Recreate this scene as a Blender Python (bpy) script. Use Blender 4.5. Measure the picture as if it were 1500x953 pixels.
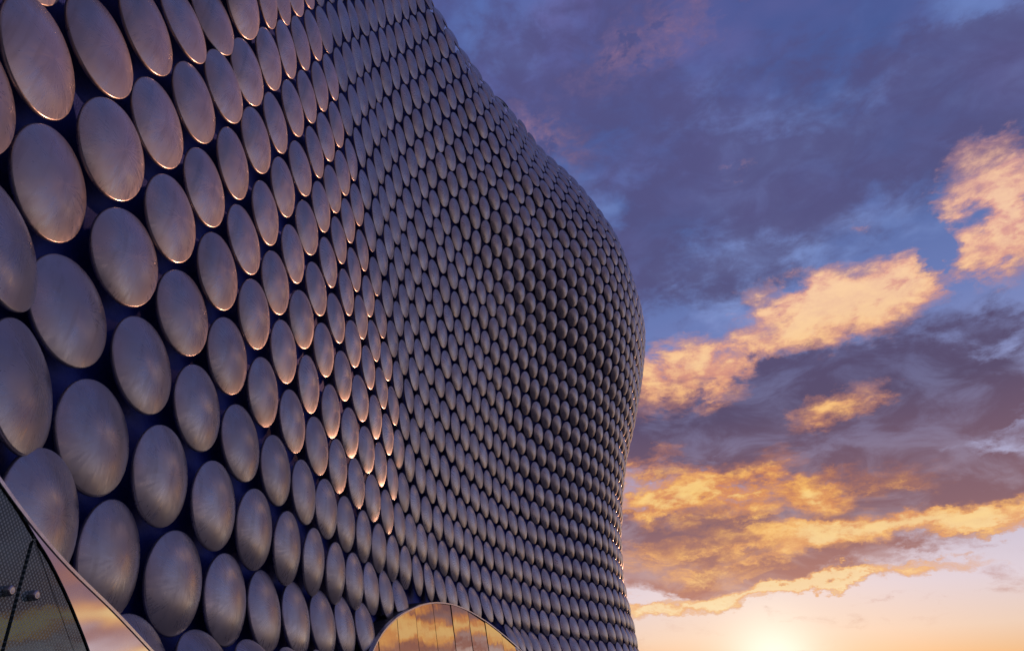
import bpy, math, random
import numpy as np
from mathutils import Vector, Matrix

for o in list(bpy.data.objects):
    bpy.data.objects.remove(o)
scene = bpy.context.scene
COL = scene.collection
RAD = math.radians

# ------------------------------------------------------------------ camera
CAM_H = 1.65
RC = [[0.999801, -0.019928, 0.0], [0.009891, 0.496242, 0.868128], [-0.0173, -0.867956, 0.49634]]          # camera axes (right, down, forward) in world terms, one row per world axis
F_PX = 972.85
cam_d = bpy.data.cameras.new('camera')
cam_d.sensor_width = 36.0
cam_d.lens = F_PX * 36.0 / 1500.0
cam_d.clip_start = 0.05
cam_d.clip_end = 5000
cam = bpy.data.objects.new('camera', cam_d)
COL.objects.link(cam)
m = Matrix.Identity(4)
for i in range(3):
    m[i][0] = RC[i][0]; m[i][1] = -RC[i][1]; m[i][2] = -RC[i][2]
m[2][3] = CAM_H
cam.matrix_world = m
scene.camera = cam

# ------------------------------------------------------------------ light
SUN_AZ, SUN_EL = 19.8, 2.28        # degrees: azimuth from +Y towards +X, elevation
sd = bpy.data.lights.new('sun', 'SUN')
sd.energy = 5.0
sd.angle = RAD(0.6)
sd.color = (1.0, 0.43, 0.24)
sun = bpy.data.objects.new('sun', sd)
COL.objects.link(sun)
sv = Vector((math.sin(RAD(SUN_AZ)) * math.cos(RAD(SUN_EL)), math.cos(RAD(SUN_AZ)) * math.cos(RAD(SUN_EL)), math.sin(RAD(SUN_EL))))
sun.rotation_euler = sv.to_track_quat('Z', 'Y').to_euler()

vs = scene.view_settings
vs.view_transform = 'Standard'; vs.look = 'None'; vs.exposure = 0; vs.gamma = 1; vs.use_curve_mapping = False

# ------------------------------------------------------------------ node helpers
class NT:
    def __init__(s, nt): s.nt = nt; s.n = nt.nodes; s.l = nt.links
    def node(s, t, ins=None, **props):
        nd = s.n.new(t)
        for k, v in props.items(): setattr(nd, k, v)
        for k, v in (ins or {}).items():
            if hasattr(v, 'is_output') or isinstance(v, bpy.types.NodeSocket): s.l.new(v, nd.inputs[k])
            else: nd.inputs[k].default_value = v
        return nd
    def math(s, op, a, b=0.0, c=None, clamp=False):
        nd = s.n.new('ShaderNodeMath'); nd.operation = op; nd.use_clamp = clamp
        for i, v in enumerate((a, b, c)):
            if v is None: continue
            if isinstance(v, bpy.types.NodeSocket): s.l.new(v, nd.inputs[i])
            else: nd.inputs[i].default_value = v
        return nd.outputs[0]
    def vmath(s, op, a, b):
        nd = s.n.new('ShaderNodeVectorMath'); nd.operation = op
        for i, v in enumerate((a, b)):
            if isinstance(v, bpy.types.NodeSocket): s.l.new(v, nd.inputs[i])
            else: nd.inputs[i].default_value = v
        return nd.outputs['Value'] if op in ('DOT_PRODUCT', 'LENGTH') else nd.outputs[0]
    def mix(s, f, a, b, blend='MIX'):
        nd = s.n.new('ShaderNodeMix'); nd.data_type = 'RGBA'; nd.blend_type = blend
        for i, v in ((0, f), (6, a), (7, b)):
            if isinstance(v, bpy.types.NodeSocket): s.l.new(v, nd.inputs[i])
            else: nd.inputs[i].default_value = v
        return nd.outputs[2]
    def ss(s, x, lo, hi, a=0.0, b=1.0):
        nd = s.n.new('ShaderNodeMapRange'); nd.interpolation_type = 'SMOOTHSTEP'
        s.l.new(x, nd.inputs[0])
        for i, v in enumerate((lo, hi, a, b)): nd.inputs[1 + i].default_value = v
        return nd.outputs[0]
    def noise(s, vec, scale, detail=4, rough=.55, w=None, out=0, dist=0.0):
        nd = s.node('ShaderNodeTexNoise', {'Scale': scale, 'Detail': detail, 'Roughness': rough, 'Distortion': dist})
        s.l.new(vec, nd.inputs['Vector'])
        return nd.outputs[out]
    def ramp(s, x, stops, interp='LINEAR'):
        nd = s.n.new('ShaderNodeValToRGB'); nd.color_ramp.interpolation = interp
        e = nd.color_ramp.elements
        while len(e) > 1: e.remove(e[-1])
        for i, (p, c) in enumerate(stops):
            el = e[0] if i == 0 else e.new(p)
            el.position = p; el.color = (*c[:3], 1)
        s.l.new(x, nd.inputs[0]); return nd.outputs[0]

def srgb(r, g, b):
    f = lambda v: (v / 255 / 12.92) if v / 255 <= .04045 else ((v / 255 + .055) / 1.055) ** 2.4
    return (f(r), f(g), f(b), 1)

# ------------------------------------------------------------------ sky (world)
LIT = [[37.52, 27.83, 2.01, 1.48, 52.12, -1.0], [41.47, 29.4, 0.97, 0.7, 65.99, -0.45], [25.33, 27.25, 3.43, 0.76, -158.69, -0.5], [23.41, 24.27, 1.68, 1.21, 173.2, -0.5], [36.72, 30.66, 2.99, 2.0, -176.91, -0.4], [17.39, 23.53, 1.39, 0.92, 55.87, -0.5], [43.03, 31.35, 3.81, 3.49, 63.96, 1.25], [40.59, 28.45, 3.25, 2.77, 27.4, 0.7], [38.7, 27.31, 3.29, 1.42, -166.29, 0.55], [43.63, 29.02, 4.24, 2.08, 66.09, 0.9], [31.31, 27.46, 6.28, 3.02, 177.83, 1.3], [27.63, 29.24, 4.5, 2.05, 176.44, 0.8], [34.7, 27.3, 2.93, 2.3, 167.08, 0.5], [28.02, 26.65, 7.1, 2.23, -178.13, 0.8], [21.49, 26.02, 6.47, 2.21, -169.07, 1.0], [15.85, 25.16, 6.1, 2.27, 177.66, 1.0], [18.49, 23.1, 3.53, 1.55, -173.34, 0.8], [12.2, 23.56, 3.69, 2.58, 176.53, 0.9], [27.98, 19.87, 3.87, 1.31, -167.92, 1.0], [11.72, 17.65, 3.52, 0.88, -170.29, 0.7], [21.19, 16.94, 3.23, 1.15, -176.75, 0.45], [18.07, 14.9, 10.17, 2.02, 172.46, 1.2], [24.1, 13.7, 3.85, 1.24, 160.91, 0.7], [12.98, 14.27, 6.1, 1.62, 171.23, 0.9], [19.81, 15.51, 3.18, 1.37, 174.71, 0.6], [13.78, 8.5, 10.1, 0.79, -173.72, 0.7], [18.81, 10.43, 11.84, 1.29, -178.67, 0.55], [28.59, 10.67, 11.42, 1.1, -176.41, 0.95], [35.09, 10.86, 6.43, 0.96, -179.5, 0.9], [23.04, 11.29, 9.85, 1.47, 179.37, 0.6], [11.42, 10.93, 3.82, 1.04, 177.08, 0.6], [30.91, 13.98, 4.03, 1.05, 176.78, 0.3], [24.03, 15.51, 3.52, 0.72, 172.53, 0.35], [15.06, 6.71, 10.86, 0.67, -174.42, 1.7], [25.47, 7.55, 8.32, 0.5, -176.66, 1.5], [9.26, 6.32, 3.18, 0.44, 178.0, 1.0], [24.18, 40.06, 1.99, 0.54, 166.88, 0.4], [34.03, 32.93, 1.57, 0.47, 142.21, 0.3], [19.78, 51.52, 14.02, 3.1, -173.06, 0.38], [3.68, 45.52, 8.28, 3.5, 160.52, 0.28]]
DARK = [[7.28, 48.52, 15.0, 5.26, -160.87, 0.55], [20.65, 43.98, 14.37, 4.31, -177.52, 0.5], [17.91, 32.64, 10.39, 4.54, 179.32, 0.45], [43.37, 43.28, 11.49, 2.8, 162.75, 0.5], [28.33, 31.57, 9.18, 2.15, 179.54, 0.35], [13.59, 10.8, 9.72, 3.07, -179.34, 0.9], [19.3, 12.94, 10.39, 1.55, 174.63, 0.5], [26.04, 9.76, 9.37, 1.03, -177.6, 0.7], [39.8, 38.58, 17.2, 4.64, 173.71, 1.0], [25.24, 37.96, 11.57, 3.25, 174.57, 0.55], [15.38, 37.07, 4.72, 3.5, -169.55, 0.5], [46.16, 39.23, 6.0, 3.22, 171.89, 0.6], [28.23, 21.69, 16.92, 4.68, 176.97, 1.3], [20.68, 19.72, 16.46, 4.62, 172.37, 1.3], [35.52, 18.51, 8.43, 3.45, 155.51, 0.8], [12.05, 20.15, 5.36, 3.38, 176.68, 0.8], [16.49, 12.15, 11.74, 2.57, 179.54, 1.0], [11.23, 9.4, 7.01, 2.04, 177.49, 0.9], [20.94, 8.53, 11.37, 1.24, -177.4, 1.2], [30.43, 12.35, 10.3, 2.33, -179.2, 1.0], [36.77, 13.41, 4.66, 1.37, 169.86, 0.6], [36.6, 15.33, 3.04, 0.77, -164.2, -0.4], [38.12, 20.83, 3.49, 0.74, -173.31, -0.5], [24.22, 14.19, 3.13, 0.67, -157.88, -0.5], [27.42, 15.02, 11.89, 3.01, 171.84, 0.9], [40.7, 23.03, 2.54, 1.14, -173.83, 0.4], [15.76, 31.82, 5.86, 2.3, -171.24, 0.25]]
world = bpy.data.worlds.new('World'); scene.world = world; world.use_nodes = True
w = NT(world.node_tree); w.n.clear()
out = w.node('ShaderNodeOutputWorld')
gen = w.node('ShaderNodeTexCoord').outputs['Generated']
dirn = w.node('ShaderNodeVectorMath', operation='NORMALIZE'); w.l.new(gen, dirn.inputs[0]); dirv = dirn.outputs[0]
sx = w.node('ShaderNodeSeparateXYZ'); w.l.new(dirv, sx.inputs[0])
az = w.math('MULTIPLY', w.math('ARCTAN2', sx.outputs[0], sx.outputs[1]), 57.29578)
el = w.math('MULTIPLY', w.math('ARCSINE', sx.outputs[2]), 57.29578)
cmb = w.node('ShaderNodeCombineXYZ'); w.l.new(az, cmb.inputs[0]); w.l.new(el, cmb.inputs[1]); ae = cmb.outputs[0]
# clouds lie on a layer: their texture is stretched sideways towards the horizon
zc = w.math('MAXIMUM', sx.outputs[2], 0.0)
den = w.math('ADD', zc, 0.22)
px_ = w.math('DIVIDE', sx.outputs[0], den); py_ = w.math('DIVIDE', sx.outputs[1], den)
cp = w.node('ShaderNodeCombineXYZ'); w.l.new(px_, cp.inputs[0]); w.l.new(py_, cp.inputs[1]); plane = cp.outputs[0]

sky = w.node('ShaderNodeTexSky', sky_type='NISHITA')
sky.sun_disc = False; sky.sun_elevation = RAD(SUN_EL); sky.sun_rotation = RAD(SUN_AZ); sky.altitude = 100
sky.air_density = 1.0; sky.dust_density = 1.5; sky.ozone_density = 2.0

eln = w.math('DIVIDE', el, 60.0, clamp=True)
clear_sun = w.ramp(eln, [(0.0, srgb(234, 158, 88)), (.036, srgb(238, 186, 134)), (.07, srgb(238, 210, 194)), (.12, srgb(228, 214, 228)),
                         (.30, srgb(160, 164, 212)), (.45, srgb(112, 130, 192)), (.62, srgb(80, 102, 164)), (.8, srgb(76, 92, 156)), (1, srgb(86, 92, 158))])
clear_far = w.ramp(eln, [(0.0, srgb(72, 62, 76)), (.15, srgb(88, 78, 98)), (.35, srgb(116, 112, 144)), (.7, srgb(108, 116, 158)), (1, srgb(98, 108, 158))])
sdir = (sv.x, sv.y, sv.z)
cosang = w.vmath('DOT_PRODUCT', dirv, sdir)
side = w.ss(cosang, -.25, .8)
clear = w.mix(side, clear_far, clear_sun)
nish = w.node('ShaderNodeVectorMath', operation='SCALE'); w.l.new(sky.outputs[0], nish.inputs[0]); nish.inputs['Scale'].default_value = 0.10
clear = w.mix(0.15, clear, nish.outputs[0])
# thin veil variation
veil = w.noise(plane, 1.3, 5, .6)
clear = w.mix(w.math('MULTIPLY', w.ss(veil, .44, .66), w.ss(el, 12, 30, 0, .6)), clear, w.ramp(eln, [(0, srgb(225, 190, 190)), (.5, srgb(120, 118, 176)), (1, srgb(126, 104, 158))]))
veil2 = w.noise(plane, 3.1, 5, .6)
clear = w.mix(w.math('MULTIPLY', w.ss(veil2, .46, .66), w.ss(el, 15, 30, 0, .5)), clear, w.ramp(eln, [(0, srgb(215, 205, 225)), (.5, srgb(146, 168, 226)), (1, srgb(92, 128, 202))]))
# glow round the sun (the low sun behind thin haze)
gdir = Vector((math.sin(RAD(19)) * math.cos(RAD(2.2)), math.cos(RAD(19)) * math.cos(RAD(2.2)), math.sin(RAD(2.2))))
cg = w.vmath('DOT_PRODUCT', dirv, tuple(gdir))
glow = w.math('POWER', w.math('MAXIMUM', cg, 0), 700)
glow2 = w.math('POWER', w.math('MAXIMUM', cg, 0), 60)
def addc(a, f, col):
    nd = w.node('ShaderNodeVectorMath', operation='SCALE'); nd.inputs[0].default_value = col[:3]; w.l.new(f, nd.inputs['Scale'])
    return w.vmath('ADD', a, nd.outputs[0])
clear = w.mix(w.math('MULTIPLY', w.math('POWER', w.math('MAXIMUM', cg, 0), 110), .55), clear, (.93, .74, .58, 1))
clear = w.mix(w.math('MULTIPLY', glow, .95), clear, (1.25, 1.12, .92, 1))

# cloud masks: where the banks lie in azimuth and elevation, edges broken by fractal noise
scl = w.node('ShaderNodeVectorMath', operation='MULTIPLY'); w.l.new(ae, scl.inputs[0]); scl.inputs[1].default_value = (.075, .15, 1)
aen = scl.outputs[0]
wn = w.noise(aen, 1.6, 6, .6, out=1)
wv = w.node('ShaderNodeVectorMath', operation='MULTIPLY_ADD'); w.l.new(wn, wv.inputs[0]); wv.inputs[1].default_value = (9.0, 4.4, 0); wv.inputs[2].default_value = (-4.5, -2.2, 0)
wn2 = w.noise(aen, 7.0, 6, .65, out=1)
wv2 = w.node('ShaderNodeVectorMath', operation='MULTIPLY_ADD'); w.l.new(wn2, wv2.inputs[0]); wv2.inputs[1].default_value = (4.0, 2.2, 0); wv2.inputs[2].default_value = (-2.0, -1.1, 0)
aew = w.vmath('ADD', w.vmath('ADD', ae, wv.outputs[0]), wv2.outputs[0])
def blobs(lst):
    acc = None
    for (a, e, s1, s2, rot, amp) in lst:
        mp = w.node('ShaderNodeMapping', vector_type='TEXTURE')
        w.l.new(aew, mp.inputs['Vector'])
        mp.inputs['Location'].default_value = (a, e, 0); mp.inputs['Rotation'].default_value = (0, 0, RAD(rot)); mp.inputs['Scale'].default_value = (s1 * 1.25, s2 * 1.25, 1)
        g = w.node('ShaderNodeTexGradient', gradient_type='SPHERICAL'); w.l.new(mp.outputs[0], g.inputs[0])
        v = w.math('MULTIPLY', g.outputs['Fac'], amp)
        acc = v if acc is None else w.math('ADD', acc, v)
    return acc
fine = w.noise(aen, 3.2, 10, .62, dist=.3)
fine2 = w.noise(aen, 9.0, 9, .66, dist=.25)
low = w.ss(el, 3, 22, 1.0, .35)
dk = w.math('ADD', blobs(DARK), w.math('MULTIPLY', w.math('SUBTRACT', fine, .5), 1.6))
# everywhere outside the view: broken cloud of the same kind
gen_n = w.noise(plane, .9, 7, .58)
up_n = w.noise(plane, 1.15, 7, .6, dist=.3)
dk = w.math('ADD', dk, w.math('MULTIPLY', w.ss(el, 24, 34), w.ss(up_n, .40, .62, -.1, .75)))
away = w.ss(w.math('ABSOLUTE', w.math('SUBTRACT', az, 20)), 34, 60)
dk = w.math('ADD', dk, w.math('MULTIPLY', away, w.ss(gen_n, .42, .62, 0, .9)))
lsum = blobs(LIT)
lt = w.math('ADD', lsum, w.math('MULTIPLY', w.math('SUBTRACT', fine, .5), 1.6))
lt = w.math('ADD', lt, w.math('MULTIPLY', w.math('SUBTRACT', fine2, .5), .65))
holes = w.noise(aen, 2.1, 6, .62, dist=.4)
lt = w.math('SUBTRACT', lt, w.math('MULTIPLY', w.ss(holes, .50, .68, 0, .8), w.ss(el, 9, 16)))
st_ = w.node('ShaderNodeVectorMath', operation='MULTIPLY'); w.l.new(aew, st_.inputs[0]); st_.inputs[1].default_value = (.16, .95, 1)
streaks = w.noise(st_.outputs[0], 1.0, 7, .6, dist=.5)
lt = w.math('ADD', lt, w.math('MULTIPLY', w.math('SUBTRACT', streaks, .5), w.ss(el, 8, 22, 2.4, .3)))
dk = w.math('ADD', dk, w.math('MULTIPLY', w.math('SUBTRACT', streaks, .5), w.ss(el, 8, 22, 1.4, .2)))
lgate = w.ss(lsum, .03, .22)
gen_l = w.noise(plane, 1.7, 7, .6)
lt = w.math('ADD', lt, w.math('MULTIPLY', w.math('MULTIPLY', away, side), w.ss(gen_l, .45, .62, 0, .8)))
lm = w.math('MULTIPLY', w.ss(lt, -.16, .98), w.math('MAXIMUM', lgate, away))
dcol = w.ramp(eln, [(.0, srgb(214, 140, 92)), (.12, srgb(184, 122, 104)), (.2, srgb(134, 94, 100)), (.34, srgb(86, 71, 99)), (.5, srgb(82, 76, 116)), (.7, srgb(82, 79, 124)), (1, srgb(84, 82, 132))])
dcol_far = w.ramp(eln, [(.0, srgb(84, 72, 94)), (.3, srgb(88, 78, 104)), (1, srgb(70, 72, 112))])
dcol = w.mix(side, dcol_far, dcol)
dcol = w.mix(w.ss(w.noise(aen, 2.2, 7, .6, dist=.6), .42, .68, 0, .6), dcol, w.mix(.5, dcol, clear))
lcol = w.ramp(eln, [(.0, srgb(255, 240, 205)), (.09, srgb(255, 224, 168)), (.15, srgb(252, 196, 124)), (.25, srgb(255, 194, 104)), (.36, srgb(252, 194, 130)), (.5, srgb(255, 206, 160)), (.75, srgb(190, 134, 156)), (1, srgb(150, 116, 160))])
lcol_d = w.ramp(eln, [(.0, srgb(252, 204, 150)), (.12, srgb(240, 176, 120)), (.25, srgb(214, 132, 84)), (.5, srgb(226, 162, 150)), (1, srgb(110, 96, 150))])
lcol = w.mix(w.ss(w.math('ADD', w.math('MULTIPLY', fine, .6), w.math('MULTIPLY', fine2, .4)), .38, .60), lcol_d, lcol)
lcol = w.mix(w.ss(lt, .25, 1.15), w.mix(.4, lcol_d, dcol), lcol)
lcol = w.mix(w.ss(holes, .42, .62, 0, .55), lcol, lcol_d)
lcol = w.mix(w.ss(lt, .9, 1.5, 0, .6), lcol, w.ramp(eln, [(.0, srgb(255, 246, 220)), (.25, srgb(255, 222, 142)), (.5, srgb(255, 214, 172))]))
dm = w.ss(dk, .08, .80)
dm = w.math('MULTIPLY', w.math('MULTIPLY', dm, w.ss(el, 2.0, 7.0, 0.0, 0.94)), w.ss(el, 24, 36, 1.0, .85))
c = w.mix(dm, clear, dcol)
c = w.mix(w.math('MULTIPLY', lm, .95), c, lcol)
bg = w.node('ShaderNodeBackground'); w.l.new(c, bg.inputs[0]); bg.inputs['Strength'].default_value = 1.0
w.l.new(bg.outputs[0], out.inputs[0])

# ------------------------------------------------------------------ materials
def new_mat(name):
    mt = bpy.data.materials.new(name); mt.use_nodes = True
    t = NT(mt.node_tree); b = t.n['Principled BSDF']
    return mt, t, b

def mat_disc():
    mt, t, b = new_mat('spun_aluminium')
    uv = t.node('ShaderNodeUVMap', uv_map='polar').outputs[0]
    geo = t.node('ShaderNodeNewGeometry')
    att = t.node('ShaderNodeAttribute', attribute_name='tone').outputs['Fac']
    oi = t.node('ShaderNodeObjectInfo').outputs['Random']
    rnd = t.math('FRACT', t.math('ADD', att, t.math('MULTIPLY', oi, 7.31)))
    tc = t.node('ShaderNodeTexCoord').outputs['Object']
    pos = geo.outputs['Position']
    sc = t.node('ShaderNodeVectorMath', operation='MULTIPLY'); t.l.new(uv, sc.inputs[0]); sc.inputs[1].default_value = (70, 5, 0)
    cmbv = t.node('ShaderNodeCombineXYZ'); t.l.new(t.math('MULTIPLY', rnd, 40), cmbv.inputs[2])
    ring = t.noise(t.vmath('ADD', sc.outputs[0], cmbv.outputs[0]), 1.0, 3, .6)
    stain = t.noise(pos, 3.5, 5, .6)
    st = t.node('ShaderNodeVectorMath', operation='MULTIPLY'); t.l.new(pos, st.inputs[0]); st.inputs[1].default_value = (16, 16, 1.1)
    streak = t.noise(st.outputs[0], 1.0, 5, .6)
    base = t.mix(t.ss(stain, .35, .65, 0, .5), srgb(186, 184, 189), srgb(162, 158, 162))
    base = t.mix(t.ss(streak, .5, .68, 0, .3), base, srgb(134, 126, 124))
    base = t.mix(t.math('MULTIPLY', rnd, .35), base, srgb(140, 135, 138))
    t.l.new(base, b.inputs['Base Color'])
    b.inputs['Metallic'].default_value = .62
    rg = t.math('ADD', t.ss(ring, .3, .75, .23, .37), t.ss(stain, .3, .7, -.02, .08))
    t.l.new(rg, b.inputs['Roughness'])
    b.inputs['Anisotropic'].default_value = 0.45
    b.inputs['Coat Weight'].default_value = .15; b.inputs['Coat Roughness'].default_value = .2; b.inputs['Coat IOR'].default_value = 1.45
    tg = t.node('ShaderNodeTangent', direction_type='UV_MAP', uv_map='polar'); t.l.new(tg.outputs[0], b.inputs['Tangent'])
    bp = t.node('ShaderNodeBump', {'Strength': .05, 'Distance': .002}); t.l.new(ring, bp.inputs['Height'])
    t.l.new(bp.outputs[0], b.inputs['Normal'])
    return mt

def mat_skin():
    mt, t, b = new_mat('blue_render')
    pos = t.node('ShaderNodeNewGeometry').outputs['Position']
    n = t.noise(pos, 2.5, 6, .6)
    t.l.new(t.mix(t.ss(n, .3, .7), (.008, .034, .30, 1), (.016, .058, .45, 1)), b.inputs['Base Color'])
    b.inputs['Roughness'].default_value = .65
    bp = t.node('ShaderNodeBump', {'Strength': .4, 'Distance': .01}); t.l.new(t.noise(pos, 60, 4), bp.inputs['Height']); t.l.new(bp.outputs[0], b.inputs['Normal'])
    return mt

def simple(name, col, rough, metal=0.0, nscale=8.0, var=.25, bump=0.0):
    mt, t, b = new_mat(name)
    pos = t.node('ShaderNodeNewGeometry').outputs['Position']
    n = t.noise(pos, nscale, 6, .6)
    dark = tuple(v * (1 - var) for v in col[:3]) + (1,)
    t.l.new(t.mix(n, dark, (*col[:3], 1)), b.inputs['Base Color'])
    t.l.new(t.ss(n, .3, .7, rough * .8, min(1, rough * 1.25)), b.inputs['Roughness'])
    b.inputs['Metallic'].default_value = metal
    if bump:
        bp = t.node('ShaderNodeBump', {'Strength': bump, 'Distance': .01}); t.l.new(n, bp.inputs['Height']); t.l.new(bp.outputs[0], b.inputs['Normal'])
    return mt

def mat_mirror_glass():
    mt, t, b = new_mat('bronze_mirror_glass')
    pos = t.node('ShaderNodeNewGeometry').outputs['Position']
    n = t.noise(pos, .9, 3, .5)
    b.inputs['Base Color'].default_value = (.56, .45, .32, 1)
    b.inputs['Metallic'].default_value = 1.0
    t.l.new(t.ss(t.noise(pos, 6, 5), .3, .8, .015, .06), b.inputs['Roughness'])
    bp = t.node('ShaderNodeBump', {'Strength': .25, 'Distance': .02}); t.l.new(n, bp.inputs['Height']); t.l.new(bp.outputs[0], b.inputs['Normal'])
    return mt

def mat_frit_glass():
    mt, t, b = new_mat('dotted_glass')
    uv = t.node('ShaderNodeUVMap', uv_map='panel').outputs[0]
    # staggered dots, 13 mm apart, in metres of the pane's own plane
    S = 1 / .0175
    sc = t.node('ShaderNodeVectorMath', operation='SCALE'); t.l.new(uv, sc.inputs[0]); sc.inputs['Scale'].default_value = S
    s2 = t.node('ShaderNodeSeparateXYZ'); t.l.new(sc.outputs[0], s2.inputs[0])
    u, v = s2.outputs[0], s2.outputs[1]
    def cell(u, v):
        fu = t.math('SUBTRACT', t.math('FRACT', u), .5); fv = t.math('SUBTRACT', t.math('FRACT', v), .5)
        return t.math('ADD', t.math('MULTIPLY', fu, fu), t.math('MULTIPLY', fv, fv))
    a = cell(t.math('ADD', u, v), t.math('SUBTRACT', u, v))
    dot = t.ss(a, .07, .11, 1, 0)
    g = b
    g.inputs['Base Color'].default_value = (.020, .032, .030, 1)
    g.inputs['Roughness'].default_value = .03
    g.inputs['IOR'].default_value = 1.7
    g.inputs['Specular Tint'].default_value = (.72, 1.0, .94, 1)
    t.l.new(t.mix(dot, (.075, .125, .118, 1), (.30, .40, .39, 1)), g.inputs['Base Color'])
    t.l.new(t.math('MULTIPLY', dot, .35), g.inputs['Roughness'])
    return mt

M_DISC = mat_disc(); M_SKIN = mat_skin()
M_MIRROR = mat_mirror_glass(); M_FRIT = mat_frit_glass()
M_POLISH = simple('polished_steel', (.80, .78, .80), .07, 1.0, 3, .08)
M_TRIM = simple('brushed_steel_trim', (.82, .79, .77), .3, 1.0, 30, .2)
M_DARK = simple('dark_gasket', (.012, .012, .014), .6)
M_BOLT = simple('steel_bolt', (.45, .44, .44), .28, 1.0, 40, .2)
M_ROOF = simple('grey_roof_membrane', (.16, .165, .175), .8, 0, 4, .3, .3)
M_REAR = simple('blue_rear_render', (.02, .04, .15), .75, 0, 3, .3, .2)

def mat_paving():
    mt, t, b = new_mat('plaza_paving')
    pos = t.node('ShaderNodeNewGeometry').outputs['Position']
    br = t.node('ShaderNodeTexBrick', {'Scale': 1.0, 'Mortar Size': .008, 'Brick Width': .9, 'Row Height': .45, 'Color1': (.075, .07, .066, 1), 'Color2': (.10, .092, .085, 1), 'Mortar': (.05, .048, .045, 1)})
    t.l.new(pos, br.inputs['Vector'])
    t.l.new(t.mix(t.noise(pos, 1.7, 6), br.outputs[0], (.06, .055, .05, 1)), b.inputs['Base Color'])
    b.inputs['Roughness'].default_value = .7
    return mt
M_PAVE = mat_paving()

# ------------------------------------------------------------------ object helpers
def link(o, parent=None):
    COL.objects.link(o)
    if parent is not None: o.parent = parent
    return o
def mesh_obj(name, verts, faces, mat, parent=None, smooth=False, uvs=None, uvname='UVMap'):
    me = bpy.data.meshes.new(name)
    me.from_pydata([tuple(map(float, v)) for v in verts], [], [tuple(f) for f in faces])
    if uvs is not None:
        l = me.uv_layers.new(name=uvname)
        for p in me.polygons:
            for li in p.loop_indices: l.data[li].uv = uvs[me.loops[li].vertex_index]
    me.materials.append(mat)
    if smooth: me.polygons.foreach_set('use_smooth', [True] * len(me.polygons))
    me.update()
    return link(bpy.data.objects.new(name, me), parent)

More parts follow.
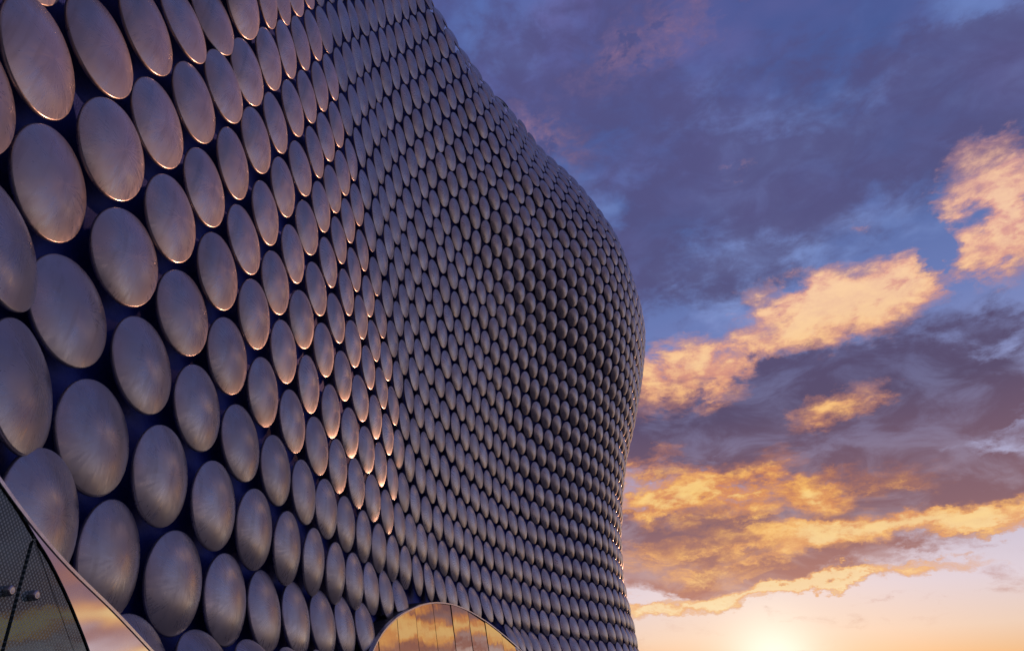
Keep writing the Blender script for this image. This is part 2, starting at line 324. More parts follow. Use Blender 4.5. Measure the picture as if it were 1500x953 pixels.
# ------------------------------------------------------------------ facade surface: cubic spline through c (half a disc spacing) and r (disc rows)
Q = np.array([int(v) for v in '''-8366,-1095,20947,-8416,421,19713,-7876,813,19107,-7073,561,18854,-6461,278,18283,-6155,147,17408,-5981,88,16506,-5777,12,15620,-5520,-84,14729,-5200,
-179,13828,-4765,-316,12929,-4354,-488,12031,-4372,-528,11133,-5002,-171,10219,-5704,618,9315,-5816,971,8278,-5562,181,7534,-5753,595,6529,-5254,34,56
18,-1992,-257,5025,2512,1784,4237,3025,2501,3511,186,720,2205,-1562,-741,1751,-1922,-1055,341,-1563,-700,-376,-1059,-218,-350,-624,227,499,-7578,2330,
19110,-7942,2417,19019,-7453,2149,19069,-6496,1800,19016,-5933,1569,18263,-5708,1477,17375,-5453,1377,16506,-5225,1279,15621,-5014,1189,14724,-4763,11
02,13822,-4459,1004,12925,-4142,919,12045,-3959,885,11152,-4026,924,10228,-4307,1181,9326,-4554,1523,8370,-4384,1418,7474,-3824,1028,6670,-3684,1251,5
580,-2565,372,4856,-750,1643,3837,-376,1984,3039,-1129,822,2019,-1912,647,1423,-1630,529,423,-1533,633,-481,-1532,816,-809,-1554,1238,-661,-7360,5623,
17012,-7479,4199,18380,-6964,3433,19110,-5966,3097,19029,-5424,2869,18251,-5218,2789,17379,-4926,2668,16504,-4709,2572,15621,-4529,2491,14724,-4330,24
12,13823,-4117,2345,12923,-3854,2283,12049,-3637,2253,11141,-3370,2184,10259,-3346,2247,9294,-3350,2116,8484,-3504,2979,7321,-2830,1855,6697,-2678,227
7,5689,-2540,1977,4745,-2754,2089,3944,-2351,2154,2835,-1737,1924,2560,-2150,1998,1147,-1521,2012,563,-1595,1950,-558,-1870,2002,-1153,-2158,2346,-157
5,-7692,8750,14675,-7063,5825,17788,-6434,4691,19169,-5452,4412,19013,-4921,4174,18256,-4697,4092,17378,-4415,3969,16505,-4221,3888,15619,-4048,3801,1
4726,-3914,3743,13823,-3779,3708,12916,-3496,3615,12050,-3334,3597,11147,-3001,3497,10260,-2878,3731,9291,-2402,3433,8441,-2789,3616,7492,-2624,3566,6
615,-2589,3395,5672,-2526,3498,4786,-2486,3535,3944,-2289,3393,2956,-2386,3543,2085,-2145,3276,1349,-1547,3440,458,-1721,3294,-478,-2068,3337,-1395,-2
451,3541,-2235,-8483,11579,12177,-6738,7391,17227,-5919,5970,19219,-4945,5728,19007,-4422,5483,18257,-4178,5396,17380,-3918,5280,16506,-3724,5198,1561
6,-3509,5089,14730,-3507,5082,13825,-3470,5066,12908,-3096,4923,12063,-2968,4987,11127,-2807,4727,10279,-2730,4947,9334,-2652,4804,8427,-2606,4785,752
7,-2509,4766,6599,-2504,4925,5703,-2341,4833,4806,-2381,4894,3900,-2186,4891,2977,-2216,4928,2055,-1652,4709,1383,-1617,4810,403,-1835,4731,-389,-2118
,4768,-1543,-2474,4799,-2633,-9512,13844,9707,-6544,8997,16647,-5384,7266,19271,-4467,7046,18998,-3912,6802,18264,-3688,6711,17374,-3396,6597,16508,-3
203,6475,15615,-2923,6393,14723,-3082,6378,13825,-3084,6431,12904,-2736,6283,12054,-2707,6208,11165,-2649,6278,10234,-2557,6212,9340,-2543,6220,8421,-
2423,6289,7513,-2463,6276,6641,-2282,6270,5641,-2321,6270,4811,-2190,6276,3858,-2066,6269,2918,-2135,6244,2067,-1186,6192,1369,-1769,6188,403,-1864,61
79,-376,-2035,6191,-1563,-2291,6096,-2780,-10401,15169,7594,-6587,10784,15973,-4827,8548,19332,-3960,8364,18992,-3397,8103,18264,-3228,8027,17381,-283
9,7853,16519,-2716,7816,15601,-2520,7725,14717,-2643,7710,13833,-2583,7727,12925,-2613,7714,12028,-2595,7663,11134,-2501,7644,10243,-2504,7641,9330,-2
383,7635,8429,-2380,7604,7530,-2218,7621,6568,-2224,7640,5711,-2145,7812,4650,-2120,7620,3924,-1978,7727,2905,-2006,7645,2194,-1193,7605,1299,-1917,75
79,445,-1857,7593,-421,-1876,7560,-1476,-1974,7420,-2731,-10651,15218,6277,-6756,12726,15152,-4273,9724,19423,-3427,9763,18957,-2968,9393,18295,-2583,
9495,17349,-2372,9059,16539,-2394,9228,15572,-2450,9139,14710,-2471,9193,13802,-2407,9082,12924,-2530,9136,12011,-2383,9031,11138,-2414,9061,10216,-22
75,9027,9327,-2286,9002,8418,-2207,9099,7465,-2191,9016,6636,-2017,9078,5621,-2012,9105,4774,-1937,9072,3853,-1906,9110,2967,-1781,8972,2250,-1273,898
7,1259,-1911,8988,471,-1836,9009,-465,-1697,8909,-1371,-1597,8770,-2579,-9806,13960,6171,-6578,14350,14349,-3696,11069,19547,-3098,11163,18906,-2443,1
0667,18334,-1872,10502,17390,-2110,10523,16492,-2089,10495,15594,-2056,10570,14671,-2085,10501,13796,-2197,10502,12903,-2191,10517,12002,-2228,10442,1
1121,-2181,10456,10221,-2174,10419,9317,-2121,10443,8411,-2056,10415,7513,-2011,10446,6581,-1918,10455,5633,-1938,10542,4749,-1745,10476,3815,-1860,10
505,3026,-1296,10291,2252,-1177,10342,1258,-1691,10396,470,-1716,10419,-476,-1506,10291,-1330,-1217,10152,-2418,-7709,11948,7427,-5826,14729,14174,-38
88,13255,19414,-2695,12281,18978,-1607,11846,18332,-1509,11801,17359,-1601,11903,16455,-1560,11748,15569,-1663,11979,14635,-1713,11904,13772,-1815,118
59,12897,-1921,11893,11991,-1863,11839,11102,-1955,11846,10203,-1941,11827,9314,-1931,11835,8396,-1879,11856,7477,-1842,11833,6583,-1743,11865,5640,-1
722,11920,4684,-1635,11861,3869,-1537,11897,2861,-832,11655,2275,-875,11659,1250,-1321,11765,465,-1465,11798,-472,-1284,11708,-1351,-869,11565,-2307,-
4698,10358,9706,-2911,13676,15549,-2227,13962,19652,-1391,13083,19016,-1181,13178,18240,-963,13211,17314,-982,13112,16428,-1184,13221,15523,-1049,1317
5,14629,-1272,13221,13763,-1358,13191,12873,-1502,13246,11988,-1512,13187,11108,-1602,13199,10223,-1592,13188,9316,-1617,13203,8413,-1643,13233,7491,-
1551,13226,6571,-1590,13260,5629,-1379,13266,4703,-1475,13274,3841,-1196,13183,2968,-567,13037,2231,-513,12992,1265,-923,13102,443,-1132,13153,-451,-1
018,13126,-1384,-557,12993,-2263,-1763,10509,12125,-108,14067,17016,-1150,14890,19905,-766,14500,18910,-485,14412,18225,-385,14394,17322,-413,14405,16
395,-495,14445,15512,-588,14485,14604,-705,14533,13731,-878,14489,12882,-1056,14585,11981,-1046,14541,11087,-1204,14556,10213,-1217,14560,9316,-1242,1
4565,8409,-1237,14603,7475,-1265,14596,6575,-1214,14646,5616,-1136,14602,4753,-1092,14641,3798,-875,14531,2947,-268,14374,2224,-146,14332,1266,-541,14
436,428,-774,14498,-440,-712,14515,-1395,-265,14417,-2269,244,12677,13996,613,16133,17512,-500,15956,20023,125,15720,18929,119,15689,18192,211,15704,1
7281,320,15584,16403,85,15636,15506,187,15712,14569,-100,15738,13716,-354,15811,12862,-529,15893,11972,-603,15861,11093,-763,15897,10229,-804,15916,93
06,-858,15931,8411,-922,15969,7482,-903,15967,6578,-862,16002,5611,-777,15980,4735,-695,15955,3803,-327,15849,2967,138,15690,2216,227,15670,1259,-181,
15776,425,-416,15838,-446,-375,15870,-1386,32,15814,-2300,1875,15648,15725,1691,17648,18574,374,17064,20042,645,17073,18925,752,16951,18179,998,16828,
17280,1030,16823,16349,764,16853,15506,885,16898,14548,577,16947,13688,335,17055,12834,61,17134,11995,-35,17143,11101,-263,17237,10211,-358,17254,9320
,-469,17301,8407,-470,17310,7483,-514,17326,6583,-448,17324,5657,-336,17310,4729,-221,17259,3840,-43,17200,2952,539,17026,2218,577,17007,1252,168,1711
9,424,-54,17178,-457,-7,17205,-1379,353,17174,-2336,3013,18593,17310,2107,19054,19401,979,18390,19952,1411,18240,18974,1646,18050,18161,1756,17952,172
79,1856,17922,16350,1581,18032,15482,1607,18022,14555,1277,18097,13689,1005,18241,12854,762,18370,11970,519,18393,11140,384,18486,10214,105,18583,9337
,36,18628,8405,-83,18668,7505,-76,18669,6592,104,18633,5642,108,18628,4753,315,18564,3856,268,18557,2957,934,18336,2214,931,18332,1249,553,18459,421,3
48,18519,-467,404,18531,-1388,711,18495,-2368,3708,20940,18704,2529,20132,20030,1985,19419,19916,2380,19239,18996,2540,19100,18166,2640,19063,17268,26
36,19051,16353,2473,19125,15471,2390,19129,14554,2094,19204,13689,1800,19375,12838,1419,19553,12018,1220,19645,11113,976,19714,10256,803,19806,9347,67
5,19866,8440,591,19913,7519,566,19920,6609,602,19933,5674,651,19930,4751,825,19856,3839,929,19793,3015,1414,19618,2187,1365,19633,1258,1030,19773,411,
837,19843,-470,873,19842,-1407,1107,19786,-2392,3967,22596,19721,2861,21210,20296,2828,20515,19876,3169,20380,19009,3354,20250,18165,3522,20145,17260,
3449,20165,16368,3348,20182,15456,3150,20274,14563,2848,20347,13697,2602,20485,12840,2194,20711,12003,1934,20800,11151,1740,20921,10230,1499,21000,937
7,1359,21083,8454,1255,21143,7526,1174,21176,6644,1247,21182,5668,1281,21165,4778,1480,21104,3861,1559,21030,3050,1986,20869,2174,1920,20897,1261,1607
,21045,405,1423,21127,-477,1404,21122,-1417,1538,21058,-2408,3946,23674,20284,3397,22204,20435,3451,21720,19837,3909,21555,19030,4194,21390,18164,4298
,21286,17285,4183,21412,16316,4061,21350,15473,3944,21470,14557,3647,21470,13683,3302,21676,12853,2947,21849,12023,2730,21943,11145,2460,22081,10264,2
232,22190,9378,2036,22290,8479,1957,22335,7571,1891,22378,6646,1890,22406,5705,1987,22388,4790,2066,22345,3906,2255,22271,3020,2612,22094,2195,2547,22
137,1252,2243,22284,408,2066,22367,-494,1984,22371,-1418,2000,22326,-2416,3511,24563,20283,3363,23527,20146,3828,23036,19811,4441,22818,19050,4686,227
07,18162,4843,22630,17266,4848,22572,16367,4743,22600,15472,4579,22679,14578,4277,22768,13697,4071,22864,12808,3627,23062,12039,3430,23139,11145,3158,
23291,10263,2936,23379,9399,2760,23483,8489,2638,23543,7581,2593,23573,6673,2606,23590,5744,2671,23596,4812,2870,23497,3945,2964,23455,3061,3241,23355
,2177,3137,23398,1265,2879,23520,398,2712,23592,-501,2585,23615,-1425,2491,23600,-2416,2923,25408,19932,3442,24777,19891,4358,24300,19830,4915,24114,1
9054,5094,24041,18158,5273,23974,17270,5403,23921,16351,5230,23928,15478,5162,23950,14570,4744,24123,13724,4686,24138,12814,4189,24343,12027,4026,2440
5,11148,3725,24552,10291,3550,24643,9382,3369,24714,8507,3296,24779,7576,3231,24812,6676,3265,24815,5742,3352,24803,4857,3479,24765,3927,3624,24681,31
03,3801,24655,2159,3640,24707,1283,3463,24780,386,3320,24834,-504,3174,24874,-1439,3007,24889,-2405,2442,26279,19491,3706,25937,19795,4830,25605,19837
,5365,25434,19057,5532,25377,18160,5646,25333,17264,5808,25290,16366,5698,25322,15459,5445,25380,14584,5218,25459,13718,5030,25530,12836,4733,25649,12
008,4467,25750,11150,4244,25843,10296,4095,25938,9382,3884,26027,8507,3783,26069,7607,3714,26130,6660,3774,26112,5781,3921,26084,4845,3907,26094,3922,
4249,25967,3105,4241,25999,2162,4048,26054,1290,3948,26084,381,3848,26112,-513,3715,26161,-1446,3545,26199,-2375,2217,27227,19158,4023,27104,19801,520
7,26942,19833,5759,26775,19062,5936,26728,18162,5936,26719,17262,6091,26699,16366,5977,26720,15461,5716,26787,14592,5566,26843,13716,5313,26931,12855,
5124,27011,11998,4749,27126,11159,4593,27189,10284,4432,27277,9384,4231,27352,8521,4180,27408,7571,4104,27443,6674,4155,27446,5753,4278,27429,4845,435
3,27419,3947,4543,27384,3087,4532,27392,2173,4327,27428,1291,4279,27442,382,4242,27442,-523,4178,27485,-1434,4106,27538,-2323,2300,28292,19042,4330,28
332,19843,5517,28294,19822,6099,28132,19072,6264,28108,18155,6094,28126,17266,6133,28129,16368,6146,28144,15467,5930,28195,14587,5726,28264,13724,5520
,28339,12858,5261,28416,12006,4935,28505,11159,4807,28583,10281,4593,28650,9401,4546,28712,8490,4320,28770,7585,4429,28812,6663,4179,28830,5725,4388,2
8819,4845,4701,28827,3961,4274,28811,3073,4661,28838,2189,4410,28824,1287,4403,28835,385,4457,28831,-528,4543,28856,-1404,4690,28916,-2247,2684,29503,
19188,4634,29637,19912,5783,29650,19814,6402,29509,19080,6486,29501,18142,6148,29539,17275,5996,29537,16369,6200,29569,15476,6097,29602,14584,5769,296
87,13735,5560,29749,12864,5198,29829,12028,5080,29900,11153,4747,29986,10292,4483,30042,9408,4689,30099,8498,4297,30160,7581,4641,30186,6656,3689,3018
5,5709,4028,30185,4832,4905,30240,3964,3638,30115,3086,4493,30249,2195,4253,30233,1293,4287,30225,378,4474,30247,-518,4808,30272,-1357,5293,30345,-215
1,3346,30874,19600,4993,31015,20033,6034,31020,19806,6603,30912,19076,6570,30891,18148,6140,30933,17273,5869,30930,16371,6113,30972,15477,6136,31000,1
4589,5695,31081,13737,5277,31129,12873,4952,31219,12031,4914,31292,11163,4484,31371,10296,4339,31438,9411,4668,31492,8500,4271,31555,7585,4181,31580,6
663,3907,31535,5725,4000,31579,4822,4537,31573,3966,3076,31390,3076,3795,31496,2182,3805,31563,1302,3916,31585,370,4308,31656,-505,4983,31731,-1299,59
14,31835,-2037,4272,32410,20274,5461,32457,20221,6254,32415,19790,6634,32331,19055,6508,32289,18164,6105,32305,17266,5833,32308,16358,5936,32344,15455
,5906,32378,14568,5381,32440,13703,4735,32493,12849,4361,32587,12004,4295,32671,11146,4144,32743,10259,4275,32816,9361,4507,32885,8456,4159,32967,7560
,3851,33012,6664,4235,32967,5760,4237,32961,4855,3938,32842,3981,2698,32643,3075,2724,32650,2176,2920,32775,1294,3260,32898,376,3975,33061,-477,5081,3
3227,-1234,6547,33390,-1910,5455,34114,21206,6059,33960,20482,6426,33841,19767,6485,33759,19016,6304,33695,18182,6061,33660,17264,5878,33666,16330,569
3,33689,15411,5389,33729,14516,4785,33771,13639,3974,33842,12791,3395,33936,11952,3294,34031,11091,3738,34104,10182,4210,34178,9260,4193,34278,8366,39
08,34396,7504,3920,34484,6660,4548,34476,5811,4511,34322,4928,3384,34067,4011,2299,33848,3086,1453,33741,2173,1538,33868,1270,2291,34152,393,3485,3446
5,-432,5108,34760,-1159,7191,35014,-1771'''.replace('\n', '').split(',')], float).reshape(27, 28, 3) / 1000
def bs(t): return np.array([(1-t)**3/6, (3*t**3-6*t**2+4)/6, (-3*t**3+3*t**2+3*t+1)/6, t**3/6])
def P0(c, r):
    u = (c + 8) / 4.0; v = (r + 30) / 1.5
    i = min(max(int(u // 1), 0), 23); j = min(max(int(v // 1), 0), 24)
    return np.einsum('i,j,ijk->k', bs(u - i), bs(v - j), Q[i:i+4, j:j+4])
CL = -3.0
def P(c, r):
    CL = max(-3.0 + 2.0 * min(max(r, 0), 1), -3.0 - (r + 4) * 1.08)
    if c >= CL: return P0(c, r)
    # the wall carries on straight behind the photographer
    a = P0(CL, r); t = np.array([-.004 - .0035 * max(-r - 6, 0), .35, 0]); t *= .35 / np.linalg.norm(t)
    return a + t * (c - CL)
def frame(c, r):
    e = .6
    a = P(c + e, r) - P(c - e, r); b = P(c, r - e) - P(c, r + e)
    a /= np.linalg.norm(a); b /= np.linalg.norm(b)
    n = np.cross(a, b); n /= np.linalg.norm(n)
    b = np.cross(n, a)
    return P(c, r), a, b, n
C_MIN, C_MAX, R_MIN, R_MAX = -22, 82, -28, 5
OFF = .15                                   # skin lies this far behind the rims of the discs

building = bpy.data.objects.new('department_store', None)
building.location = (0, 0, 0)
building['label'] = 'tall curving department store clad in hundreds of round aluminium discs over dark blue wall'
building['category'] = 'building'
link(building)

# skin
cs = np.arange(C_MIN, C_MAX + .1, 1.0); rs = np.arange(R_MIN, 5.61, .5)
V = []; 
for c in cs:
    for r in rs:
        p, a, b, n = frame(c, r); V.append(p - OFF * n)
V = np.array(V); nr = len(rs)
V = V.reshape(len(cs), nr, 3)
V[:, -1, 2] = -.05
Fc = [(i*nr+j, i*nr+j+1, (i+1)*nr+j+1, (i+1)*nr+j) for i in range(len(cs)-1) for j in range(nr-1)]
skin = mesh_obj('wall', V.reshape(-1, 3), Fc, M_SKIN, building, True)
# roof and rear wall close the block
top = V[:, 0, :]; bot = V[:, -1, :]
back = top.copy(); back[:, 0] -= 18; back[:, 1] += np.linspace(0, 4, len(cs)); back[:, 2] = 19.4
mid = top * .92 + back * .08; mid[:, 2] = np.maximum(top[:, 2], 19.2) + .25
N = len(cs)
RV = np.concatenate([top, mid, back]); RF = [(k*N+i, k*N+i+1, (k+1)*N+i+1, (k+1)*N+i) for k in range(2) for i in range(N-1)]
mesh_obj('roof', RV, RF, M_ROOF, building, True)
bb = back.copy(); bb[:, 2] = -.05
def side_face(idx):
    col_ = [tuple(V[idx, j]) for j in range(nr)]
    return col_ + [tuple(bb[idx]), tuple(back[idx]), tuple(mid[idx])]
WV = list(map(tuple, back)) + list(map(tuple, bb)); WF = [(i, i+1, N+i+1, N+i) for i in range(N-1)]
for idx in (0, N - 1):
    s_ = side_face(idx); k0 = len(WV); WV += s_; WF.append(tuple(range(k0, k0 + len(s_))))
mesh_obj('rear_wall', WV, WF, M_REAR, building)

# ------------------------------------------------------------------ arched window outline in (c, r)
ARCH = [(10.8, 5.6), (11.1, 4.0), (12.3, 2.5), (14.37, 1.5), (15.95, 1.05), (17.82, .66), (19.97, .30), (22.36, -.08), (24.78, -.35), (27.24, -.45),
        (30.79, -.42), (33.63, -.10), (35.63, .31), (37.79, .82), (40.3, 1.5), (42.6, 2.5), (44.3, 3.9), (45.0, 5.6)]
def catmull(pts, n):
    o = []
    for i in range(len(pts) - 1):
        p0 = np.array(pts[max(i-1, 0)], float); p1 = np.array(pts[i], float); p2 = np.array(pts[i+1], float); p3 = np.array(pts[min(i+2, len(pts)-1)], float)
        for k in range(n):
            t = k / n
            o.append(.5 * ((2*p1) + (-p0+p2)*t + (2*p0-5*p1+4*p2-p3)*t*t + (-p0+3*p1-3*p2+p3)*t**3))
    o.append(np.array(pts[-1], float)); return o
arch = catmull(ARCH, 5)
def inside(poly, x, y):
    k = False
    for i in range(len(poly)):
        x1, y1 = poly[i]; x2, y2 = poly[i-1]
        if (y1 > y) != (y2 > y) and x < (x2-x1)*(y-y1)/(y2-y1)+x1: k = not k
    return k
arch_poly = [tuple(p) for p in arch] + [(45.0, 9), (10.8, 9)]

# entrance canopy plane (left foreground): leans out towards the street at its foot
EN_P = np.array([-1.66, 0, 2.2]); tl = RAD(5)
EN_N = np.array([math.cos(tl), 0, math.sin(tl)])
RM = np.array(RC); CAMP = np.array([0, 0, CAM_H])
def on_plane(u, z):
    # u runs along the street (world Y), z is height: a point of the entrance plane
    return np.array([EN_P[0] - (z - EN_P[2]) * EN_N[2] / EN_N[0], u, z])

# ------------------------------------------------------------------ discs
RD = .326
SEG, RINGS = 48, 9
def disc_profile(rings):
    # (radius, height) from the crown to the rolled rim and its return
    pr = []
    H = .078
    for k in range(rings + 1):
        rr = .972 * (k / rings) ** .9
        pr.append((rr * RD, .008 + (H - .008) * (1 - (rr / .99) ** 2.1)))
    # rolled edge
    pr += [(RD * .990, .0078), (RD * .998, .0035), (RD, -.002), (RD * .994, -.012), (RD * .95, -.016), (RD * .6, -.016)]
    return pr
def disc_arrays(seg, rings):
    pr = disc_profile(rings)[1:]
    v = [(0, 0, disc_profile(4)[0][1])]
    for (rr, h) in pr:
        for s in range(seg):
            a = 2 * math.pi * s / seg
            v.append((rr * math.cos(a), rr * math.sin(a), h))
    f = []; uv = []
    for s in range(seg):
        f.append((0, 1 + s, 1 + (s + 1) % seg)); uv.append(((s + .5) / seg, 0)); uv.append((s / seg, 1 / len(pr))); uv.append(((s + 1) / seg, 1 / len(pr)))
    for k in range(len(pr) - 1):
        for s in range(seg):
            a = 1 + k * seg + s; b = 1 + k * seg + (s + 1) % seg
            f.append((a, a + seg, b + seg, b))
            uv += [(s / seg, (k+1) / len(pr)), (s / seg, (k+2) / len(pr)), ((s+1) / seg, (k+2) / len(pr)), ((s+1) / seg, (k+1) / len(pr))]
    return np.array(v), f, uv
rnd = random.Random(7)
sites = []
for r in range(R_MIN, R_MAX + 1):
    for c in range(C_MIN, C_MAX + 1):
        if (c + r) % 2: continue
        if inside(arch_poly, c, r + .05) or (c > 30 and inside(arch_poly, c - 1.2, r + .45)): continue
        if r < -26 and c < 36: continue
        p, a, b, n = frame(c, r)
        # nothing hangs behind the entrance canopy's plane
        if -1.0 < p[1] < 3.3 and p[2] < 1.75: continue
        p = p + a * rnd.gauss(0, .003) + b * rnd.gauss(0, .003)
        sites.append((c, r, p, a, b, n))
def pix_size(s):
    q = RM.T @ (s[2] - CAMP)
    if q[2] < .5: return 0
    x = F_PX * q[0] / q[2]; y = F_PX * q[1] / q[2]
    if abs(x) > 750 + 60 or abs(y) > 476 + 60: return 0
    d = s[2] - CAMP; d /= np.linalg.norm(d)
    return F_PX / q[2] * max(-(d @ s[5]), 0) ** .5
order = sorted(range(len(sites)), key=lambda i: -pix_size(sites[i]))
big = set(order[:100])
dv, df, duv = disc_arrays(SEG, RINGS)
def jitter():
    return rnd.gauss(0, RAD(1.0)), rnd.gauss(0, RAD(1.0)), rnd.random() * 6.283
def basis(s):
    c, r, p, a, b, n = s
    jx, jy, jr = jitter()
    n2 = n + a * jx + b * jy; n2 /= np.linalg.norm(n2)
    a2 = a - n2 * (a @ n2); a2 /= np.linalg.norm(a2); b2 = np.cross(n2, a2)
    ca, sa = math.cos(jr), math.sin(jr)
    return np.stack([a2 * ca + b2 * sa, -a2 * sa + b2 * ca, n2], 1)
me = bpy.data.meshes.new('disc')
me.from_pydata(dv.tolist(), [], df)
ul = me.uv_layers.new(name='polar'); ul.data.foreach_set('uv', np.array(duv, np.float32).ravel())
me.polygons.foreach_set('use_smooth', [True] * len(me.polygons)); me.materials.append(M_DISC)
proto = None
for i in order[:100]:
    s = sites[i]
    o = bpy.data.objects.new('disc', me) if proto is None else proto.copy()
    if proto is None: proto = o
    B = basis(s)
    M4 = Matrix.Identity(4)
    for x in range(3):
        for y in range(3): M4[x][y] = B[x, y]
        M4[x][3] = s[2][x]
    link(o, building); o.matrix_world = M4
# the hundreds of smaller ones, one mesh
sv_, sf_, suv_ = disc_arrays(32, 7)
nv = len(sv_); nb = [s for i, s in enumerate(sites) if i not in big]
allv = np.zeros((len(nb), nv, 3), np.float32); tone = np.zeros((len(nb), nv), np.float32)
for k, s in enumerate(nb):
    allv[k] = sv_ @ basis(s).T + s[2]; tone[k] = rnd.random()
ff = []
for k in range(len(nb)):
    o_ = k * nv
    ff += [tuple(x + o_ for x in f_) for f_ in sf_]
me2 = bpy.data.meshes.new('disc_field'); me2.from_pydata(allv.reshape(-1, 3).tolist(), [], ff)
ul = me2.uv_layers.new(name='polar'); ul.data.foreach_set('uv', np.tile(np.array(suv_, np.float32).ravel(), len(nb)))
me2.polygons.foreach_set('use_smooth', [True] * len(me2.polygons))
at = me2.attributes.new('tone', 'FLOAT', 'POINT'); at.data.foreach_set('value', tone.ravel())
me2.materials.append(M_DISC)
fld = link(bpy.data.objects.new('disc_field', me2), building); fld['kind'] = 'stuff'
print('discs', len(sites))

# ------------------------------------------------------------------ arched window
win = link(bpy.data.objects.new('arched_window', None), building)
WX = [-0.0152, 0.1703, 0.7034, -1.3511]; WY = [0.0085, -0.0405, 3.3807, 11.811]
def wpt(c, z, d=0.0):
    # glazing surface: follows the wall in plan, stands almost upright
    t = (c - 24) / 10
    x = np.polyval(WX, t); y = np.polyval(WY, t); dx = np.polyval(np.polyder(WX), t); dy = np.polyval(np.polyder(WY), t)
    l_ = math.hypot(dx, dy); n = np.array([dy / l_, -dx / l_]); k = .17 * (3.1 - z) + d
    return np.array([x + n[0] * k, y + n[1] * k, z])
WARCH = [(10.9, -.05), (11.1, .7), (11.7, 1.35), (12.9, 1.86), (14.57, 2.23), (15.99, 2.47), (17.92, 2.70), (19.93, 2.88), (22.05, 3.04), (24.24, 3.155), (26.48, 3.22), (28.19, 3.23), (29.92, 3.21),
         (31.66, 3.155), (33.42, 3.08), (36.41, 2.89), (39.45, 2.63), (41.8, 2.3), (43.4, 1.85), (44.6, 1.2), (45.2, .5), (45.3, -.05)]
warch = catmull(WARCH, 6)
def tube_strip(rings):
    vs_, fs_ = [], []
    k = len(rings[0])
    for i, rg in enumerate(rings):
        vs_ += [tuple(x) for x in rg]
        if i:
            for j in range(k):
                j2 = (j + 1) % k
                fs_.append(((i-1)*k+j, (i-1)*k+j2, i*k+j2, i*k+j))
    return vs_, fs_
rings = []; lips = []
for i, q in enumerate(warch):
    t = warch[min(i+1, len(warch)-1)] - warch[max(i-1, 0)]; t = t * np.array([.35, 1]); t /= np.linalg.norm(t)
    o_ = np.array([-t[1] / .35, t[0]])
    qi = q - o_ * .004; qo = q + o_ * .016
    rings.append([wpt(*qi, -.02), wpt(*qi, .022), wpt(*qo, .022), wpt(*qo, -.03)]); lips.append([wpt(*q, -.012), wpt(*qo, -.028), wpt(*(q + o_ * .012), -.9), wpt(*(q - o_ * .004), -.9)])
v_, f_ = tube_strip(rings); mesh_obj('frame', v_, f_, M_TRIM, win)
v_, f_ = tube_strip(lips); mesh_obj('reveal', v_, f_, M_DARK, win)
def arch_top(c):
    for i in range(len(warch) - 1):
        if warch[i][0] <= c <= warch[i+1][0]:
            t = (c - warch[i][0]) / max(warch[i+1][0] - warch[i][0], 1e-6); return warch[i][1] + t * (warch[i+1][1] - warch[i][1])
    return 0.0
def sheet(name, c0, c1, nc, K, fn, mat, thick):
    cols_ = np.linspace(c0, c1, nc + 1); vv = []; ffs = []
    for c in cols_:
        t0 = arch_top(c) - .003
        for k in range(K + 1): vv.append(fn(c, t0 + (-.04 - t0) * k / K))
    for i in range(nc):
        for k in range(K): ffs.append((i*(K+1)+k, i*(K+1)+k+1, (i+1)*(K+1)+k+1, (i+1)*(K+1)+k))
    o_ = mesh_obj(name, vv, ffs, mat, win, True)
    if thick:
        so = o_.modifiers.new('thickness', 'SOLIDIFY'); so.thickness = thick; so.offset = 1
        es = o_.modifiers.new('edges', 'EDGE_SPLIT'); es.split_angle = RAD(40)
    return o_
edges = [10.95, 12.9, 15.4, 18.0, 20.7, 23.5, 26.4, 29.3, 32.2, 35.1, 38.0, 41.0, 43.2, 45.25]
for e0, e1 in zip(edges[:-1], edges[1:]):
    cm = (e0 + e1) / 2; tw = rnd.gauss(0, .0018); tv = rnd.gauss(0, .007)
    sheet('pane', e0 + .045, e1 - .045, 8, 10, lambda c, z: wpt(c, z, tw * (c - cm) + tv * (z - 2.5)), M_MIRROR, .006)
sheet('gasket', 10.95, 45.25, 90, 10, lambda c, z: wpt(c, z, -.006), M_DARK, 0)

# ------------------------------------------------------------------ glass entrance canopy, left foreground
ent = link(bpy.data.objects.new('entrance_screen', None), building)
def ray_uz(px, py):
    d = RM @ np.array([(px - 750) / F_PX, (py - 476.5) / F_PX, 1.0]); t = ((EN_P - CAMP) @ EN_N) / (d @ EN_N)
    q = CAMP + d * t; return q[1], q[2]
TRIM = catmull([(.3, 3.40), (.9, 3.0), (1.4, 2.70), (1.877, 2.419), (2.107, 2.302), (2.32, 2.205), (2.553, 2.117), (2.9, 2.009), (3.257, 1.887), (3.906, 1.66), (4.7, 1.22), (5.5, .62), (6.0, -.03)], 5)
SEAM = catmull([(2.02, 2.342), (2.19, 2.258), (2.328, 2.178), (2.432, 2.12), (2.557, 2.035), (2.669, 1.948), (2.785, 1.85), (2.935, 1.704), (3.12, 1.3), (3.22, .7), (3.25, -.03)], 5)
JOINT = catmull([(2.323, 2.178), (2.318, 2.037), (2.312, 1.827), (2.29, 1.3), (2.27, .7), (2.26, -.03)], 5)
def plate(name, poly, mat, depth, back=0.0, inset=0.0):
    # a flat plate on the entrance plane, its outline given in (u, z)
    A = np.array(poly); n_ = len(A)
    ctr = A.mean(0)
    f3 = [on_plane(*q) - EN_N * back for q in A]; b3 = [p - EN_N * depth for p in f3]
    vv = f3 + b3
    fs = [tuple(range(n_)), tuple(range(2*n_-1, n_-1, -1))] + [(i, i + n_, (i+1) % n_ + n_, (i+1) % n_) for i in range(n_)]
    uv = [tuple(q) for q in A] * 2
    me_ = mesh_obj(name, vv, fs, mat, ent, False, uv, 'panel')
    return me_
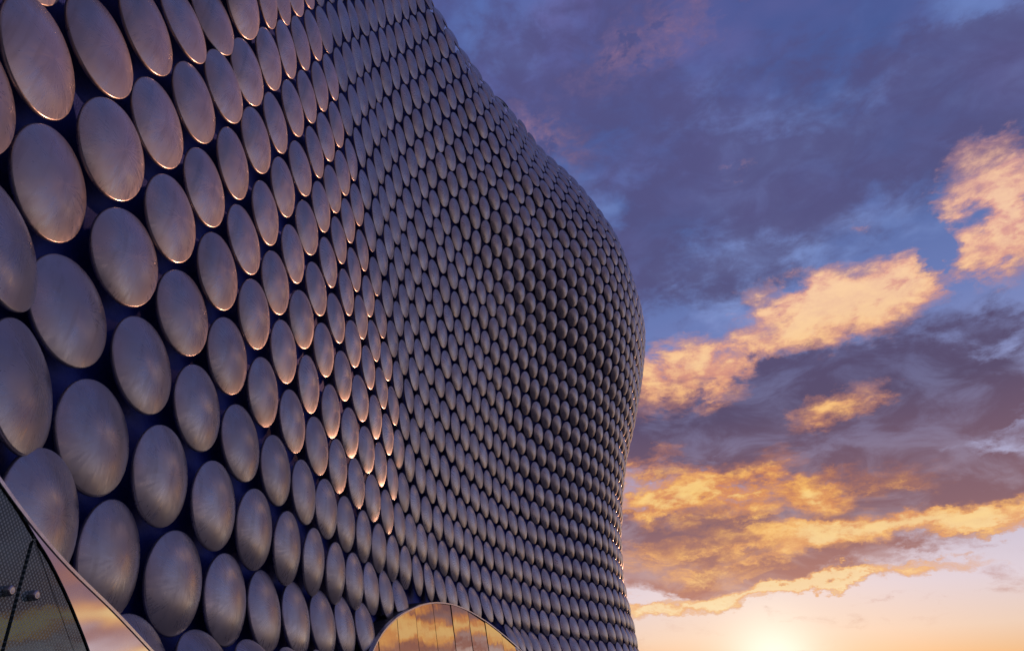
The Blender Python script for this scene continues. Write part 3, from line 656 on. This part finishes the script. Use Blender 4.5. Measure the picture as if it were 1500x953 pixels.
def off_curve(cv, d):
    o_ = []
    for i, q in enumerate(cv):
        t = cv[min(i+1, len(cv)-1)] - cv[max(i-1, 0)]; t = t / np.linalg.norm(t)
        o_.append(q + d * np.array([t[1], -t[0]]) * -1)     # + is up and away from the screen
    return o_
seam_in = [q for q in off_curve(SEAM, -.006)]
seam_out = [q for q in off_curve(SEAM, .006)]
joint_l = [q + np.array([-.009, 0]) for q in JOINT]; joint_r = [q + np.array([.009, 0]) for q in JOINT]
trim_in = off_curve(TRIM, -.004)
i0 = min(range(len(TRIM)), key=lambda i: abs(TRIM[i][0] - 2.14))
s0 = 10     # where the joint meets the seam
# left pane, above and left of the joint, bounded by the trim
polyL = [q for q in trim_in if q[0] < 2.01] + seam_in[:s0 + 1] + joint_l[1:] + [np.array([.4, -.03])]
pane_a = plate('pane', polyL, M_FRIT, .012)
polyR = seam_in[s0:] + joint_r[::-1]
pane_b = plate('pane', polyR, M_FRIT, .012)
# polished cheek between the glass and the trim
polyM = [q for q in trim_in if q[0] >= 2.03] + seam_out[::-1]
cheek = plate('polished_panel', polyM, M_POLISH, .012, -.004)
# dark gasket sheet and steel lining behind the plates
polyB = trim_in + [np.array([.4, -.03])]
plate('gasket', polyB, M_DARK, .01, .02)
# edge trim: a band that runs from the screen back to the wall, with a slim lip in front
rings = []
o1 = off_curve(TRIM, -.004); o2 = off_curve(TRIM, .008)
for q1, q2 in zip(o1, o2):
    rings.append([on_plane(*q1) - EN_N * .02, on_plane(*q1) + EN_N * .008, on_plane(*q2) + EN_N * .008, on_plane(*q2) - EN_N * .55, on_plane(*q1) - EN_N * .55])
v_, f_ = tube_strip(rings); mesh_obj('edge_trim', v_, f_, M_TRIM, ent)
def bolt(u, z):
    p = on_plane(u, z); a = np.array([0, 1, 0.]); b = np.cross(EN_N, a)
    vv = []; fs = []; S_ = 20
    prof = [(.017, 0), (.017, .018), (.0155, .0215), (.008, .023), (.0, .019)]
    for (rr, h) in prof[:-1]:
        for s in range(S_):
            t = 2 * math.pi * s / S_; vv.append(p + (a * math.cos(t) + b * math.sin(t)) * rr + EN_N * h)
    vv.append(p + EN_N * prof[-1][1])
    for k in range(len(prof) - 2):
        for s in range(S_):
            fs.append((k*S_+s, k*S_+(s+1) % S_, (k+1)*S_+(s+1) % S_, (k+1)*S_+s))
    L_ = len(vv) - 1; k = len(prof) - 2
    for s in range(S_): fs.append((k*S_+s, k*S_+(s+1) % S_, L_))
    mesh_obj('bolt', vv, fs, M_BOLT, ent, True)
bolt(2.257, 1.997); bolt(2.383, 2.0)
bolt(2.22, 1.2); bolt(2.38, 1.2)


# ------------------------------------------------------------------ ground
g = mesh_obj('ground', [(-600, -600, 0), (600, -600, 0), (600, 900, 0), (-600, 900, 0)], [(0, 1, 2, 3)], M_PAVE)
g['kind'] = 'structure'

M_BLOCKER = simple('sun_blocker_dark', (.045, .05, .04), .95, 0, .05, .5, .3)  # dark surface for the added ring that blocks the low sun
def add_sun_blocker():
    # an added, unseen ring round the plaza; its even crest cuts off the last sun below the fourth row of discs
    vv = []; ffs = []; n_ = 240
    rr = random.Random(3); ph = [rr.random() * 6.28 for _ in range(8)]
    for i in range(n_):
        a = 2 * math.pi * i / n_
        d_ = abs((math.degrees(a) - SUN_AZ + 180) % 360 - 180)
        dd = (math.degrees(a) - SUN_AZ + 180) % 360 - 180
        k = min(max(((dd - 30) if dd > 0 else (-dd - 28)) / 30, 0), 1)
        low = min(max((dd - 1.5) / 7, 0), 1) * (1 - k)
        h = 12.5 - 5.0 * low * low * (3 - 2 * low) + k * (17 + 5 * sum(math.sin(a * (3 + 2 * j) + ph[j]) / (1 + j) for j in range(6)))  # raised away from the sun to darken the discs' reflections
        for (rad, hh) in ((185, -1), (196, h * .8), (203, h), (230, h * .9), (330, -1)):
            vv.append((math.sin(a) * rad, math.cos(a) * rad, hh))
    for i in range(n_):
        j = (i + 1) % n_
        for k in range(4): ffs.append((i*5+k, i*5+k+1, j*5+k+1, j*5+k))
    o_ = mesh_obj('sun_blocker_ring', vv, ffs, M_BLOCKER, None, True); o_['kind'] = 'structure'
add_sun_blocker()
scene.render.engine = 'CYCLES'
